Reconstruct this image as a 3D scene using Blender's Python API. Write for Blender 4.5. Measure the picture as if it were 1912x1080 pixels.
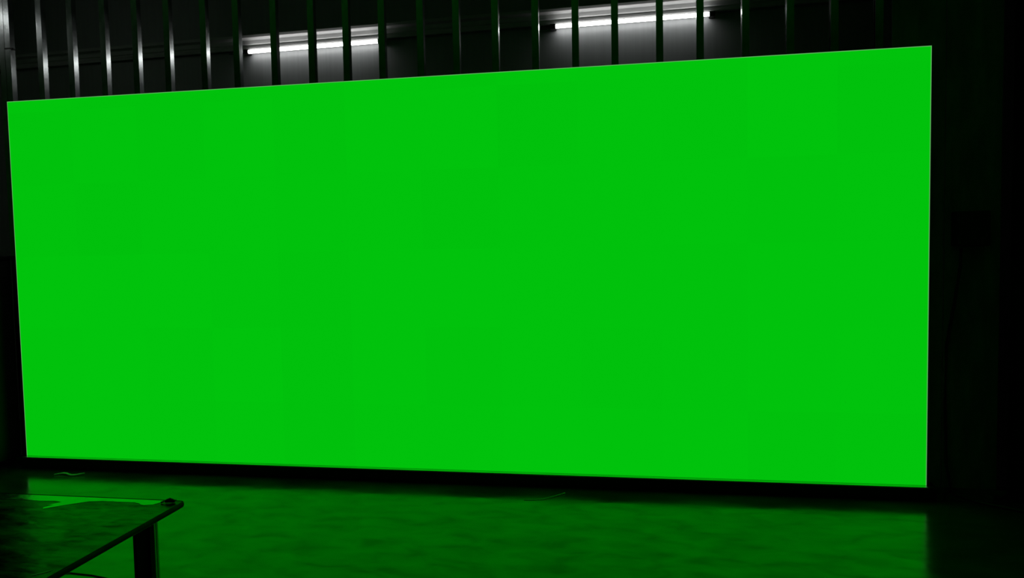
import bpy, bmesh, math, random
from mathutils import Vector, Matrix
random.seed(7)
for o in list(bpy.data.objects): bpy.data.objects.remove(o, do_unlink=True)
C = bpy.context.scene.collection
sc = bpy.context.scene

# ---------------------------------------------------------------- camera, world, exposure
cam_data = bpy.data.cameras.new('camera')
cam = bpy.data.objects.new('camera', cam_data); C.objects.link(cam)
R_ = (0.98522991, 0.17016809, -0.01910087); U_ = (0.00940877, 0.05758145, 0.99829647); F_ = (-0.17097806, 0.98373126, -0.05512989)
L_ = (4.6784361, -4.90179519, 1.61668457)
cam.matrix_world = Matrix(((R_[0], U_[0], -F_[0], L_[0]), (R_[1], U_[1], -F_[1], L_[1]), (R_[2], U_[2], -F_[2], L_[2]), (0, 0, 0, 1)))
cam_data.sensor_width = 36; cam_data.lens = 36 * 1380 / 1912; cam_data.clip_start = .02
sc.camera = cam
world = bpy.data.worlds.new('world'); sc.world = world; world.use_nodes = True
world.node_tree.nodes['Background'].inputs[0].default_value = (0, 0, 0, 1)
world.node_tree.nodes['Background'].inputs[1].default_value = 0
sc.view_settings.view_transform = 'Standard'; sc.view_settings.look = 'None'
sc.view_settings.exposure = 0; sc.view_settings.gamma = 1; sc.view_settings.use_curve_mapping = False

# ---------------------------------------------------------------- materials
def mat(name, col, rough=.5, metal=0, ior=1.5, scale=6, var=.25, rvar=.1, bump=0, bscale=40, stretch=(1, 1, 1), detail=5, spec=.5, svar=0):
    m = bpy.data.materials.new(name); m.use_nodes = True
    nt = m.node_tree; N = nt.nodes; K = nt.links; b = N['Principled BSDF']
    tc = N.new('ShaderNodeTexCoord'); mp = N.new('ShaderNodeMapping'); mp.inputs['Scale'].default_value = stretch
    K.new(tc.outputs['Object'], mp.inputs['Vector'])
    no = N.new('ShaderNodeTexNoise'); no.inputs['Scale'].default_value = scale; no.inputs['Detail'].default_value = detail
    K.new(mp.outputs[0], no.inputs['Vector'])
    cr = N.new('ShaderNodeValToRGB'); cr.color_ramp.elements[0].position = .3; cr.color_ramp.elements[1].position = .7
    cr.color_ramp.elements[0].color = (*[c * (1 - var) for c in col], 1); cr.color_ramp.elements[1].color = (*[min(1, c * (1 + var)) for c in col], 1)
    K.new(no.outputs['Fac'], cr.inputs[0]); K.new(cr.outputs[0], b.inputs['Base Color'])
    mr = N.new('ShaderNodeMapRange'); mr.inputs['From Min'].default_value = .3; mr.inputs['From Max'].default_value = .7
    mr.inputs['To Min'].default_value = max(0, rough - rvar); mr.inputs['To Max'].default_value = rough + rvar
    K.new(no.outputs['Fac'], mr.inputs[0]); K.new(mr.outputs[0], b.inputs['Roughness'])
    b.inputs['Metallic'].default_value = metal; b.inputs['IOR'].default_value = ior
    b.inputs['Specular IOR Level'].default_value = spec
    if svar:
        n3 = N.new('ShaderNodeTexNoise'); n3.inputs['Scale'].default_value = scale * 2.1; n3.inputs['Detail'].default_value = 7; n3.inputs['Distortion'].default_value = .6
        K.new(mp.outputs[0], n3.inputs['Vector'])
        m3 = N.new('ShaderNodeMapRange'); m3.inputs['From Min'].default_value = .32; m3.inputs['From Max'].default_value = .68
        m3.inputs['To Min'].default_value = spec * (1 - svar); m3.inputs['To Max'].default_value = spec * (1 + svar)
        K.new(n3.outputs['Fac'], m3.inputs[0]); K.new(m3.outputs[0], b.inputs['Specular IOR Level'])
    if bump:
        n2 = N.new('ShaderNodeTexNoise'); n2.inputs['Scale'].default_value = bscale; n2.inputs['Detail'].default_value = 3
        K.new(mp.outputs[0], n2.inputs['Vector'])
        bp = N.new('ShaderNodeBump'); bp.inputs['Strength'].default_value = bump; bp.inputs['Distance'].default_value = .01
        K.new(n2.outputs['Fac'], bp.inputs['Height']); K.new(bp.outputs[0], b.inputs['Normal'])
    return m
def emis(name, col, s):
    m = bpy.data.materials.new(name); m.use_nodes = True; b = m.node_tree.nodes['Principled BSDF']
    b.inputs['Base Color'].default_value = (.001, .001, .001, 1); b.inputs['Roughness'].default_value = .6
    b.inputs['Specular IOR Level'].default_value = 0
    b.inputs['Emission Color'].default_value = (*col, 1); b.inputs['Emission Strength'].default_value = s
    return m

M = {}
# the LED picture: flat key green; each cabinet is binned a hair differently
m = emis('led_green', (0.0002, .54, .0036), 1.0); nt = m.node_tree; N = nt.nodes; K = nt.links
tc = N.new('ShaderNodeTexCoord'); mp = N.new('ShaderNodeMapping'); mp.inputs['Scale'].default_value = (1 / .5354, 1, 1 / .54)
K.new(tc.outputs['Object'], mp.inputs[0])
sn = N.new('ShaderNodeVectorMath'); sn.operation = 'FLOOR'; K.new(mp.outputs[0], sn.inputs[0])
wn = N.new('ShaderNodeTexWhiteNoise'); wn.noise_dimensions = '3D'; K.new(sn.outputs[0], wn.inputs[0])
mr = N.new('ShaderNodeMapRange'); mr.inputs['To Min'].default_value = .985; mr.inputs['To Max'].default_value = 1.015
K.new(wn.outputs['Value'], mr.inputs[0]); K.new(mr.outputs[0], N['Principled BSDF'].inputs['Emission Strength'])
M['led'] = m
M['rim_glow'] = emis('painted_rim_glow', (.10, .42, .10), 1.0)  # pale bright rim of the screen, painted in as emission
M['tube'] = emis('lit_tube', (1, 1, .98), 9.0)
M['housing'] = mat('black_housing', (.012, .012, .013), .55)
M['base'] = mat('black_base', (.006, .006, .007), .5, scale=14)
M['ledge'] = mat('ledge_aluminium', (.62, .64, .62), .28, metal=1, scale=20, stretch=(.3, 4, 4))
M['galv'] = mat('galvanised_steel', (.36, .385, .385), .175, metal=1, scale=7, var=.25, rvar=.04, stretch=(1.5, 1.5, 1), bump=.05, bscale=16)
M['wall'] = mat('coated_sheet_wall', (.26, .27, .275), .5, scale=3, var=.06, rvar=.03, stretch=(14, 1, .6), bump=.02, bscale=9)
M['purlin'] = mat('primed_steel', (.40, .40, .40), .5, scale=10, var=.12, stretch=(.5, 4, 4))
M['batten'] = mat('lamp_batten', (.35, .35, .36), .4)
M['cap'] = mat('lamp_cap', (.015, .015, .016), .5)
M['room'] = mat('dark_room_wall', (.15, .15, .15), .8, scale=2)
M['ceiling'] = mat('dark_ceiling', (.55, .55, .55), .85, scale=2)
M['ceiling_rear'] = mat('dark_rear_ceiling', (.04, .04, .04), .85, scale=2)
M['sheath'] = mat('dark_fibreboard', (.17, .19, .17), .8, scale=4, stretch=(3, 1, .7), var=.3)
M['curtain'] = mat('black_cloth', (.006, .006, .006), .95, scale=30)
M['black'] = mat('black_plastic', (.010, .010, .011), .45)
M['matte'] = mat('matte_black_plate', (.003, .003, .003), .8, spec=.05)
M['alu'] = mat('leg_aluminium', (.60, .62, .61), .5, metal=.15, scale=25, var=.12, stretch=(4, 4, .4))
M['rubber'] = mat('edge_rubber', (.010, .010, .010), .6, scale=20, spec=.2)
M['white'] = mat('pale_plastic', (.75, .78, .75), .35)
M['wire'] = mat('pale_wire', (.85, .88, .85), .4)
M['floor'] = mat('polished_floor', (.034, .036, .034), .18, ior=1.5, scale=2.6, var=.45, rvar=.07, bump=.06, bscale=9, stretch=(.8, 1.6, 1), detail=9, spec=.68, svar=.55)
M['top'] = mat('dusty_tabletop', (.012, .013, .012), .22, ior=1.45, scale=6, var=.6, rvar=.14, bump=.12, bscale=11, stretch=(1, 2, 1), detail=10, spec=.13, svar=.8)
M['film'] = mat('shiny_tape', (.36, .38, .36), .14, metal=1, scale=30, var=.15, rvar=.04, bump=.04, bscale=60)

# ---------------------------------------------------------------- mesh helpers
def box(bm, x0, x1, y0, y1, z0, z1, skew=None):
    v = [bm.verts.new((x, y, z + (skew(x) if skew else 0))) for x in (x0, x1) for y in (y0, y1) for z in (z0, z1)]
    for f in ((0, 1, 3, 2), (4, 6, 7, 5), (0, 4, 5, 1), (2, 3, 7, 6), (0, 2, 6, 4), (1, 5, 7, 3)): bm.faces.new([v[i] for i in f])
def prism(bm, prof, axis, a, b, skew=None):
    """extrude the closed 2-D profile along an axis"""
    def pt(p, t):
        q = {'x': (t, p[0], p[1]), 'y': (p[0], t, p[1]), 'z': (p[0], p[1], t)}[axis]
        return (q[0], q[1], q[2] + (skew(q[0]) if skew else 0))
    A = [bm.verts.new(pt(p, a)) for p in prof]; B = [bm.verts.new(pt(p, b)) for p in prof]
    n = len(prof)
    for i in range(n): bm.faces.new((A[i], A[(i + 1) % n], B[(i + 1) % n], B[i]))
    bm.faces.new(A[::-1]); bm.faces.new(B)
def tube(bm, pts, r, n=10, taper=None):
    pts = [Vector(p) for p in pts]; rings = []
    for i, p in enumerate(pts):
        t = (pts[min(i + 1, len(pts) - 1)] - pts[max(i - 1, 0)]).normalized()
        a = t.cross(Vector((0, 0, 1)));
        if a.length < .01: a = t.cross(Vector((1, 0, 0)))
        a.normalize(); b = t.cross(a)
        rr = r * (taper[i] if taper else 1)
        rings.append([bm.verts.new(p + rr * (math.cos(k * 2 * math.pi / n) * a + math.sin(k * 2 * math.pi / n) * b)) for k in range(n)])
    for u, w in zip(rings, rings[1:]):
        for k in range(n): bm.faces.new((u[k], u[(k + 1) % n], w[(k + 1) % n], w[k]))
    bm.faces.new(rings[0][::-1]); bm.faces.new(rings[-1])
def obj(name, bm, m, parent=None, bevel=0, smooth=False):
    bmesh.ops.recalc_face_normals(bm, faces=bm.faces)
    me = bpy.data.meshes.new(name); bm.to_mesh(me); bm.free(); me.materials.append(m)
    o = bpy.data.objects.new(name, me); C.objects.link(o)
    if parent: o.parent = parent
    if smooth:
        for p in me.polygons: p.use_smooth = True
    if bevel:
        b = o.modifiers.new('bevel', 'BEVEL'); b.width = bevel; b.segments = 2; b.limit_method = 'ANGLE'
    return o
def boxes(name, m, lst, parent=None, bevel=0):
    bm = bmesh.new()
    for b in lst: box(bm, *b)
    return obj(name, bm, m, parent, bevel)
def thing(name, label, cat, loc=(0, 0, 0), group=None):
    o = bpy.data.objects.new(name, None); C.objects.link(o); o.location = loc; o.empty_display_size = .1
    o['label'] = label; o['category'] = cat
    if group: o['group'] = group
    return o
def tag(o, label, cat, group=None):
    o['label'] = label; o['category'] = cat
    if group: o['group'] = group
    return o
def struct(o): o['kind'] = 'structure'; return o

# ---------------------------------------------------------------- room shell
X0, X1, Y0, YB, ZC = -1.60, 8.40, -8.0, 1.440, 4.60
struct(boxes('floor', M['floor'], [(X0 - .1, X1 + .1, Y0 - .1, YB + .2, -.1, 0)]))
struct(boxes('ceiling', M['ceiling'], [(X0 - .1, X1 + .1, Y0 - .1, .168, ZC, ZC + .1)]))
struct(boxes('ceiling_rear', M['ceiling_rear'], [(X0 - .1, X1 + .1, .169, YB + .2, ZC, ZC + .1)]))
struct(boxes('wall_left', M['room'], [(X0 - .1, X0, Y0, YB + .1, 0, ZC)]))
struct(boxes('wall_right', M['room'], [(X1, X1 + .1, Y0, YB + .1, 0, ZC)]))
struct(boxes('wall_front', M['room'], [(X0 - .1, X1 + .1, Y0 - .1, Y0, 0, ZC)]))
# the rear wall: lower sheet wall stands proud of the upper one
bm = bmesh.new()
prism(bm, [(YB, 0), (YB + .2, 0), (YB + .2, ZC), (YB + .06, ZC), (YB + .06, 3.60), (YB, 3.60)], 'x', X0 - .1, X1 + .1)
struct(obj('wall_back', bm, M['wall']))

# steel purlin running along the rear wall right above the tubes, climbing slightly to the right
skew = lambda x: .0117 * (x - 1.84)
ZT = 3.4415                       # height of the tubes at x = 2
bm = bmesh.new()
prism(bm, [(YB - .001, ZT + .024), (1.400, ZT + .024), (1.402, ZT + .036), (1.412, ZT + .056), (1.420, ZT + .060), (1.421, ZT + .070), (1.412, ZT + .076),
           (1.409, ZT + .108), (1.404, ZT + .114), (1.382, ZT + .126), (1.379, ZT + .146), (1.380, ZT + .152), (YB + .058, ZT + .152), (YB + .058, ZT + .10), (YB + .03, ZT + .10), (YB - .001, ZT + .10)], 'x', X0, X1, skew)
p = obj('trim_1', bm, M['purlin']); struct(p)

# ---------------------------------------------------------------- stud partition right behind the screen
SY0, SD, SW = .12, .046, .046
boards = []
bm = bmesh.new(); prism(bm, [(SY0 - .002, 0), (SY0 + SD + .002, 0), (SY0 + SD + .002, .04), (SY0 + SD, .04), (SY0 + SD, .002), (SY0, .002), (SY0, .04), (SY0 - .002, .04)], 'x', X0, X1)
struct(obj('trim_2', bm, M['galv']))
bm = bmesh.new(); prism(bm, [(SY0 - .002, ZC), (SY0 + SD + .002, ZC), (SY0 + SD + .002, ZC - .04), (SY0 + SD, ZC - .04), (SY0 + SD, ZC - .002), (SY0, ZC - .002), (SY0, ZC - .04), (SY0 - .002, ZC - .04)], 'x', X0, X1)
struct(obj('trim_3', bm, M['galv']))
# C-section: web on the right, two flanges, two lips, open to the left
t = .0016
def stud_mesh():
    bm = bmesh.new()
    w, d, l = SW, SD, .012
    prof = [(0, 0), (w, 0), (w, d), (0, d), (0, d - l), (t, d - l), (t, d - t), (w - t, d - t), (w - t, t), (t, t), (t, l), (0, l)]
    n = 24; za, zb = .003, ZC - .003
    rings = []
    for k in range(n + 1):
        z = za + (zb - za) * k / n
        rings.append([bm.verts.new((x - w, y, z)) for x, y in prof])
    for a, b in zip(rings, rings[1:]):
        for i in range(len(prof)): bm.faces.new((a[i], a[(i + 1) % len(prof)], b[(i + 1) % len(prof)], b[i]))
    bm.faces.new(rings[0][::-1]); bm.faces.new(rings[-1])
    return bm
XR = [-0.1095, -0.06, 0.221, 0.484, 0.76, 1.027, 1.286, 1.579, 1.837, 2.128, 2.414, 2.674, 2.938, 3.217, 3.472, 3.745, 4.02, 4.29, 4.551, 4.842, 5.1, 5.384, 5.658, 5.924, 6.188]
SL = ['steel stud at the photo\'s very left edge, back to back with the banded stud',
      'steel stud banded by a dark tie, rising from the screen\'s top left corner',
      'steel stud first right of the banded pair, its grey face lit, its side brighter',
      'steel stud second right of the banded pair, with a pale streak on its side',
      'steel stud third right of the banded pair, with a pale streak on its side',
      'steel stud fourth right of the banded pair, with a long bright streak',
      'steel stud with a bright streak, third stud left of the left tube light',
      'steel stud with a bright streak, second stud left of the left tube light',
      'steel stud standing right at the left end of the left tube light',
      'dark steel stud crossing the left tube light nearest its left end',
      'dark steel stud crossing the left tube light just left of its middle',
      'greenish steel stud crossing the left tube light right of its middle',
      'green-faced steel stud hiding the right end of the left tube light',
      'green-faced steel stud between the lights, first right of the left tube light',
      'green-faced steel stud with a thin bright edge, midway between the two tube lights',
      'dark steel stud with a thin white glint, second left of the right tube light',
      'steel stud with a bright thin edge just left of the right tube light',
      'steel stud crossing the right tube light nearest its left end',
      'dark steel stud crossing the right tube light left of its middle',
      'dark steel stud crossing the right tube light right of its middle',
      'black-looking steel stud crossing the right tube light at its right end',
      'steel stud with a thin bright left edge, first right of the right tube light',
      'steel stud with a faint bright left edge, second right of the right tube light',
      'steel stud with a very faint left edge, third right of the right tube light',
      'barely visible steel stud, rightmost before the dark boards']
first = None
for i, (x, lb) in enumerate(zip(XR, SL)):
    if first is None: o = first = obj('steel_stud', stud_mesh(), M['galv'])
    else: o = first.copy(); C.objects.link(o)
    o.location = (x, SY0, 0)
    tag(o, lb, 'stud', 'galvanised steel studs of the partition behind the screen')
# dark tie round the leftmost stud
XA = XR[1]
o = boxes('cable_tie', M['black'], [(XA - SW - .003, XA + .003, SY0 - .003, SY0 - .0005, 3.215, 3.224), (XA + .0005, XA + .003, SY0 - .003, SY0 + SD + .003, 3.215, 3.224),
                                    (XA - SW - .003, XA + .003, SY0 + SD + .0005, SY0 + SD + .003, 3.215, 3.224), (XA - SW - .0028, XA - SW - .0005, SY0 - .003, SY0 + SD + .003, 3.215, 3.224),
                                    (XA + .0005, XA + .008, SY0 + .016, SY0 + .026, 3.212, 3.228)])
tag(o, 'thin black tie strapped around a steel stud above the screen\'s top left corner', 'cable tie')

# dark boards closing the partition right of the screen and a black curtain beyond
for k, (a, b, lb) in enumerate(((6.235, 6.545, 'dark board of the partition just behind the screen\'s right edge'), (6.549, 6.868, 'dark board of the partition between the screen side board and the black curtain'))):
    o = boxes('partition_board', M['sheath'], [(a, b, SY0 - .014, SY0 - .002, .045, ZC - .045)], bevel=.002)
    tag(o, lb, 'board', 'dark boards right of the screen')
bm = bmesh.new(); n = 150; cols = []
for k in range(n + 1):
    x = 6.90 + (8.36 - 6.90) * k / n; y = .03 + .028 * math.sin(k * .55) + .010 * math.sin(k * .23 + 1)
    cols.append([bm.verts.new((x, y + .012 * s, z)) for z, s in ((.02, 0), (1.5, .5), (3.2, .2), (ZC - .06, 0))])
for a, b in zip(cols, cols[1:]):
    for j in range(3): bm.faces.new((a[j], b[j], b[j + 1], a[j + 1]))
cur = thing('curtain', 'black curtain hanging in folds at the far right of the room', 'curtain', (7.6, .03, 0))
o = obj('cloth', bm, M['curtain'], smooth=True); sdf = o.modifiers.new('thick', 'SOLIDIFY'); sdf.thickness = .004; o.parent = cur; o.matrix_parent_inverse = Matrix.Translation((-7.6, -.03, 0))
bm = bmesh.new(); tube(bm, [(6.88, .035, ZC - .05), (8.38, .035, ZC - .05)], .014)
o = obj('rail', bm, M['black'], cur); o.matrix_parent_inverse = Matrix.Translation((-7.6, -.03, 0))

# black electrical box on the boards, right of the screen
eb = thing('electrical_box', 'black electrical box mounted on the dark board right of the screen', 'electrical box', (6.68, SY0 - .014, 1.685))
def rel(o, root): o.matrix_parent_inverse = Matrix.Translation(-root.location); return o
rel(boxes('housing', M['black'], [(6.585, 6.775, .016, .1055, 1.575, 1.79)], eb, .006), eb)
rel(boxes('cover', M['cap'], [(6.592, 6.768, .008, .016, 1.583, 1.782)], eb, .004), eb)
bm = bmesh.new(); tube(bm, [(6.60, .008, 1.60 + .0), (6.60, .004, 1.60)], .005); rel(obj('screw', bm, M['galv'], eb), eb)
bm = bmesh.new()
tube(bm, [(6.63, .07, 1.565), (6.63, .075, 1.45), (6.60, .085, 1.2), (6.565, .095, .95), (6.56, .095, .6), (6.57, .092, .2), (6.60, .06, .018), (6.72, -.06, .011), (6.95, -.22, .010), (7.3, -.35, .010)], .009, 8)
tag(obj('power_cable', bm, M['black'], smooth=True), 'black cable hanging from the electrical box down to the floor', 'cable')

# tall black equipment rack left of the screen
rk = thing('equipment_rack', 'tall black equipment rack at the photo\'s left edge, left of the screen', 'rack', (-.42, -.05, 0))
rel(boxes('cabinet', M['housing'], [(-.72, -.14, -.20, .10, .06, 1.60)], rk, .006), rk)
rel(boxes('lid', M['black'], [(-.73, -.13, -.21, .11, 1.60, 1.632)], rk, .006), rk)
rel(boxes('door', M['cap'], [(-.70, -.16, -.212, -.20, .09, 1.57)], rk, .004), rk)
for x in (-.67, -.19):
    for y in (-.15, .05):
        bm = bmesh.new(); tube(bm, [(x - .012, y, .03), (x + .012, y, .03)], .03, 16); rel(obj('castor', bm, M['rubber'], rk, smooth=False), rk)
        # each castor touches the cabinet through its plate
        rel(boxes('castor_plate', M['galv'], [(x - .025, x + .025, y - .025, y + .025, .052, .06)], rk), rk)

# ---------------------------------------------------------------- LED wall
W, ZB, ZT2 = 6.4254, .09, 2.79
led = thing('led_screen', 'huge rectangular screen wall glowing solid bright green, standing on a low black base', 'screen', (W / 2, 0, 0))
E_ = .005
rel(boxes('display', M['led'], [(E_, W - E_, 0, .004, ZB, ZT2 - E_)], led), led)
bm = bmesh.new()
for b in ((0, E_, 0, .004, ZB, ZT2), (W - E_, W, 0, .004, ZB, ZT2), (E_, W - E_, 0, .004, ZT2 - E_, ZT2)): box(bm, *b)  # added glowing strips that draw the bright rim line
o = rel(obj('rim_glow_strip', bm, M['rim_glow'], led), led); o['label'] = 'thin paler line of painted glow along the screen edge'
rel(boxes('housing', M['housing'], [(0, W, .0045, .085, ZB, ZT2)], led), led)
bm = bmesh.new()
prism(bm, [(.0, ZB - .001), (-.040, ZB - .001), (-.040, ZB - .010), (-.037, ZB - .010), (-.037, ZB - .004), (.0, ZB - .004)], 'x', 0, W)
o = rel(obj('ledge', bm, M['ledge'], led, .0008), led); o['label'] = 'thin aluminium ledge below the picture'
bm = bmesh.new()
prism(bm, [(-.030, .0), (-.034, .030), (-.034, ZB - .012), (-.030, ZB - .004), (.085, ZB - .004), (.085, 0)], 'x', -.02, W + .05)
o = rel(obj('base', bm, M['base'], led), led); o['label'] = 'low black base beam'

# ---------------------------------------------------------------- tube lights
def tube_light(label, x0, x1, y, z0, z1, along='x'):
    """integrated tube on a slim batten; built along +x and turned when asked"""
    L = math.dist((x0, z0), (x1, z1))
    r = thing('tube_light', label, 'tube light', (x0, y, z0), 'bare tube lights')
    bm = bmesh.new()
    prism(bm, [(.016 * math.cos(a), .016 * math.sin(a)) for a in [k * math.pi / 12 for k in range(24)]], 'x', .012, L - .012)
    tb = obj('tube', bm, M['tube'], r, smooth=False)
    bm = bmesh.new(); prism(bm, [(.018, -.004), (.018, .017), (.057, .017), (.057, -.004)], 'x', -.01, L + .01)
    obj('batten', bm, M['batten'], r)
    boxes('clip_rail', M['cap'], [(.005, L - .005, -.002, .0005, -.0200, -.0172)], r)
    for a, b in ((-.035, .012), (L - .012, L + .035)):
        boxes('end_cap', M['cap'], [(a, b, -.018, .057, -.020, .020)], r, .004)
    bm = bmesh.new(); tube(bm, [(-.03, .01, -.005), (-.07, .012, -.012), (-.12, .022, -.006), (-.20, .028, -.001)], .0035, 8)
    obj('lead', bm, M['cap'], r, smooth=True)
    r.rotation_euler = (0, -math.atan2(z1 - z0, x1 - x0), 0)
    return r
tube_light('bare white tube light on the rear wall above the left half of the screen', 1.204, 2.451, 1.382, 3.433, 3.446)
tube_light('bare white tube light on the rear wall above the right half of the screen', 3.989, 5.261, 1.382, 3.466, 3.478)
r = tube_light('added unseen tube light high on the left side wall in front of the screen', 0, 1.2, 0, 0, 0)  # out of view, added to light the fronts of the leftmost studs
r.location = (X0 + .058, -1.78, 4.0); r.rotation_euler = (0, 0, math.pi / 2)
# (turned so its batten lies against the left wall)

# ---------------------------------------------------------------- work table, front left
TX0, TX1, TY0, TY1, TZ = 1.55, 3.094, -3.50, -2.578, .75
tb = thing('work_table', 'dark dusty work table with a black rounded edge in front of the screen', 'table', ((TX0 + TX1) / 2, (TY0 + TY1) / 2, 0))
def rrect(x0, x1, y0, y1, r, n=6):
    P = []
    for cx, cy, a0 in ((x1 - r, y1 - r, 0), (x0 + r, y1 - r, 90), (x0 + r, y0 + r, 180), (x1 - r, y0 + r, 270)):
        for k in range(n + 1):
            a = math.radians(a0 + 90 * k / n); P.append((cx + r * math.cos(a), cy + r * math.sin(a)))
    return P
bm = bmesh.new(); prism(bm, rrect(TX0 + .006, TX1 - .006, TY0 + .006, TY1 - .006, .012), 'z', TZ - .017, TZ)
rel(obj('tabletop', bm, M['top'], tb), tb)
# bull-nosed rubber edging: a rounded section swept round the top
bm = bmesh.new(); rings = []
path = rrect(TX0, TX1, TY0, TY1, .016, 5); n = len(path); cx, cy = (TX0 + TX1) / 2, (TY0 + TY1) / 2
inner = rrect(TX0 + .004, TX1 - .004, TY0 + .004, TY1 - .004, .013, 5)
for (px, py), (qx, qy) in zip(path, inner):
    ring = []
    for a in (90, 60, 30, 0, -30, -60, -90):
        s = math.cos(math.radians(a)); z = TZ - .0090 + .0100 * math.sin(math.radians(a))
        ring.append(bm.verts.new((qx + (px - qx) * s, qy + (py - qy) * s, z)))
    rings.append(ring)
for i in range(n):
    a, b = rings[i], rings[(i + 1) % n]
    for j in range(6): bm.faces.new((a[j], a[j + 1], b[j + 1], b[j]))
    bm.faces.new((a[0], b[0], b[6], a[6]))
rel(obj('edging', bm, M['rubber'], tb), tb)
bm = bmesh.new()
for b in ((TX0 + .02, TX1 - .012, TY1 - .05, TY1 - .02, TZ - .024, TZ - .018), (TX0 + .02, TX1 - .012, TY0 + .02, TY0 + .05, TZ - .024, TZ - .018),
          (TX1 - .036, TX1 - .012, TY0 + .05, TY1 - .05, TZ - .024, TZ - .018), (TX0 + .02, TX0 + .05, TY0 + .05, TY1 - .05, TZ - .024, TZ - .018)): box(bm, *b)
o = rel(obj('frame', bm, M['alu'], tb), tb); o['label'] = 'thin aluminium rail under the edge'
def slot_leg(x, y, s):
    """slotted aluminium extrusion post"""
    h = .010; g = .003; q = .004
    P = [(-h, -h), (-g, -h), (-g, -h + q), (g, -h + q), (g, -h), (h, -h), (h, -g), (h - q, -g), (h - q, g), (h, g), (h, h), (g, h), (g, h - q), (-g, h - q), (-g, h), (-h, h), (-h, g), (-h + q, g), (-h + q, -g), (-h, -g)]
    bm = bmesh.new(); prism(bm, [(x + a, y + b) for a, b in P], 'z', .006, TZ - .024)
    l = rel(obj('leg', bm, M['alu'], tb), tb)
    bm = bmesh.new(); sg = 1 if x > (TX0 + TX1) / 2 else -1; box(bm, x - .018 * sg, x - .006 * sg, y + s * .0105, y + s * .082, .008, TZ - .050)
    c = obj('leg_cover', bm, M['matte'], l, .002); rel(c, tb); c.matrix_parent_inverse = Matrix.Identity(4)
    c['label'] = 'black cover plate beside the aluminium leg'
    bm = bmesh.new(); tube(bm, [(x, y, 0), (x, y, .006)], .018, 14); f = obj('foot', bm, M['rubber'], l)
    f.matrix_parent_inverse = Matrix.Identity(4)
slot_leg(TX1 - .066, -2.668, -1); slot_leg(TX0 + .054, -2.668, -1); slot_leg(TX1 - .054, TY0 + .09, 1); slot_leg(TX0 + .054, TY0 + .09, 1)

# torn strip of shiny tape along the table's far edge
random.seed(3)
key = [(1.58, -2.590), (2.484, -2.589), (3.013, -2.589), (3.047, -2.594), (3.040, -2.604), (3.016, -2.607), (3.002, -2.630), (2.975, -2.638), (2.958, -2.636), (2.945, -2.624), (2.92, -2.618),
       (2.794, -2.619), (2.75, -2.628), (2.69, -2.672), (2.643, -2.715), (2.632, -2.703), (2.650, -2.672), (2.628, -2.680), (2.655, -2.645), (2.62, -2.637), (2.56, -2.643), (2.52, -2.641), (2.2, -2.645), (1.58, -2.642)]
P = []
for (a, b), (c, d) in zip(key, key[1:] + key[:1]):
    n = max(1, int(math.hypot(c - a, d - b) / .012))
    for k in range(n):
        q = k / n; jx = 0 if b > -2.6 else random.uniform(-.0018, .0018)
        P.append((a + (c - a) * q + jx, b + (d - b) * q + jx * .6))
bm = bmesh.new(); prism(bm, P, 'z', TZ + .0003, TZ + .0007)
tag(obj('tape_strip', bm, M['film']), 'torn strip of shiny tape along the far edge of the dark table', 'tape')
bm = bmesh.new()
prism(bm, [(3.035, -3.185), (3.046, -3.176), (3.060, -3.160), (3.068, -3.150), (3.066, -3.158), (3.056, -3.172), (3.044, -3.184), (3.037, -3.189)], 'z', TZ + .0003, TZ + .0012)
tag(obj('tape_scrap', bm, M['white']), 'tiny pale sliver of tape near the table\'s right edge, at the photo\'s bottom', 'tape')

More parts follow.
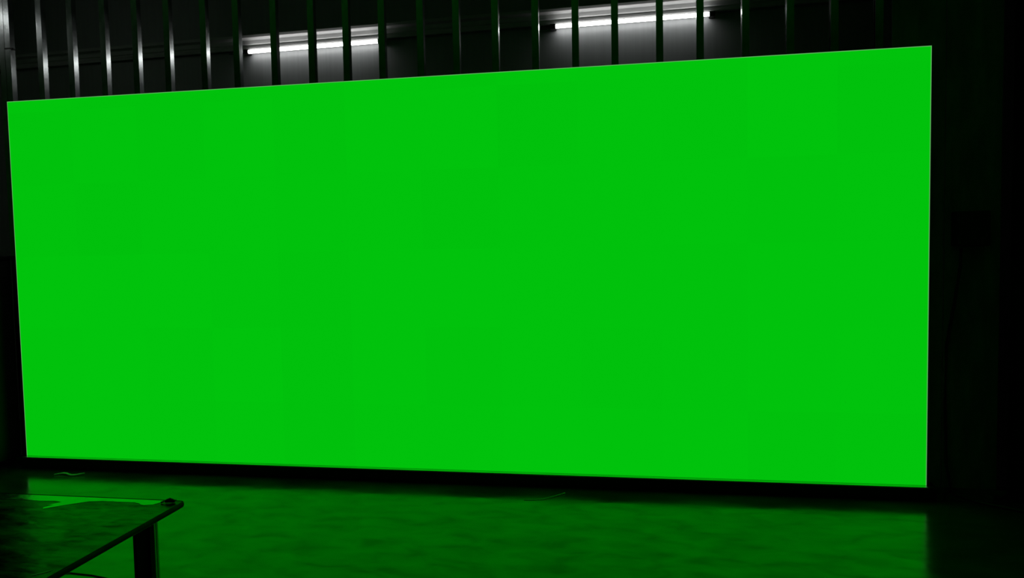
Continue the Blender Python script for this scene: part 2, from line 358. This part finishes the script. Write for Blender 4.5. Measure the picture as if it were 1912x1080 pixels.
# small black plug with pale ends at the table's corner
pl = thing('plug', 'tiny black plug with pale ends lying on the table\'s far right corner', 'plug', (3.045, -2.605, TZ))
bm = bmesh.new()
tube(bm, [(3.036, -2.610, TZ + .006), (3.042, -2.609, TZ + .008), (3.052, -2.607, TZ + .010), (3.062, -2.604, TZ + .007), (3.068, -2.602, TZ + .005)], .0065, 12, taper=[.7, 1, 1.3, 1.0, .7])
rel(obj('body', bm, M['black'], pl, smooth=True), pl)
for P in ([(3.022, -2.614, TZ + .003), (3.029, -2.612, TZ + .006), (3.037, -2.611, TZ + .008)], [(3.066, -2.602, TZ + .007), (3.074, -2.601, TZ + .009)]):
    bm = bmesh.new(); tube(bm, P, .003, 8)
    o = rel(obj('contact', bm, M['white'], pl, smooth=True), pl); o['label'] = 'pale plug end'

# ---------------------------------------------------------------- things lying on the floor
bm = bmesh.new()
P = [(.385, -.172, .004), (.41, -.155, .006), (.44, -.145, .009), (.475, -.150, .009), (.50, -.162, .007), (.53, -.172, .006), (.56, -.168, .007), (.59, -.152, .010), (.615, -.138, .012)]
L1 = []; L2 = []
for k in range(31):
    u = k / 30 * (len(P) - 1); i = min(int(u), len(P) - 2); f = u - i; f = f * f * (3 - 2 * f)
    p = [P[i][j] * (1 - f) + P[i + 1][j] * f for j in range(3)]
    w = .006 * math.sin(math.pi * (k + 1) / 32) + .001
    L1.append(bm.verts.new((p[0], p[1] + w, p[2] + .006))); L2.append(bm.verts.new((p[0], p[1] - w, p[2] - .001)))
for k in range(30): bm.faces.new((L1[k], L1[k + 1], L2[k + 1], L2[k]))
o = obj('plastic_scrap', bm, M['white'], smooth=True); s = o.modifiers.new('thick', 'SOLIDIFY'); s.thickness = .0012
tag(o, 'curled pale scrap of plastic on the floor before the screen\'s left end', 'scrap')
bm = bmesh.new()
tube(bm, [(3.930, -.300, .0022), (3.99, -.296, .0022), (4.05, -.275, .004), (4.10, -.235, .006), (4.14, -.195, .007), (4.175, -.155, .006)], .0020, 8)
tube(bm, [(4.172, -.158, .006), (4.178, -.151, .006)], .0042, 8)
tag(obj('loose_wire', bm, M['wire'], smooth=True), 'thin pale wire curving on the floor below the middle of the screen', 'wire')
bm = bmesh.new()
tube(bm, [(1.2, -1.80, .0032), (1.55, -1.70, .0032), (1.80, -1.655, .0032), (1.93, -1.665, .0032), (2.05, -1.69, .0032), (2.2, -1.80, .0032), (2.3, -2.0, .0032), (2.32, -2.3, .0032)], .003, 8)
tag(obj('floor_cable', bm, M['black'], smooth=True), 'thin black cable lying on the floor behind the table leg', 'cable')
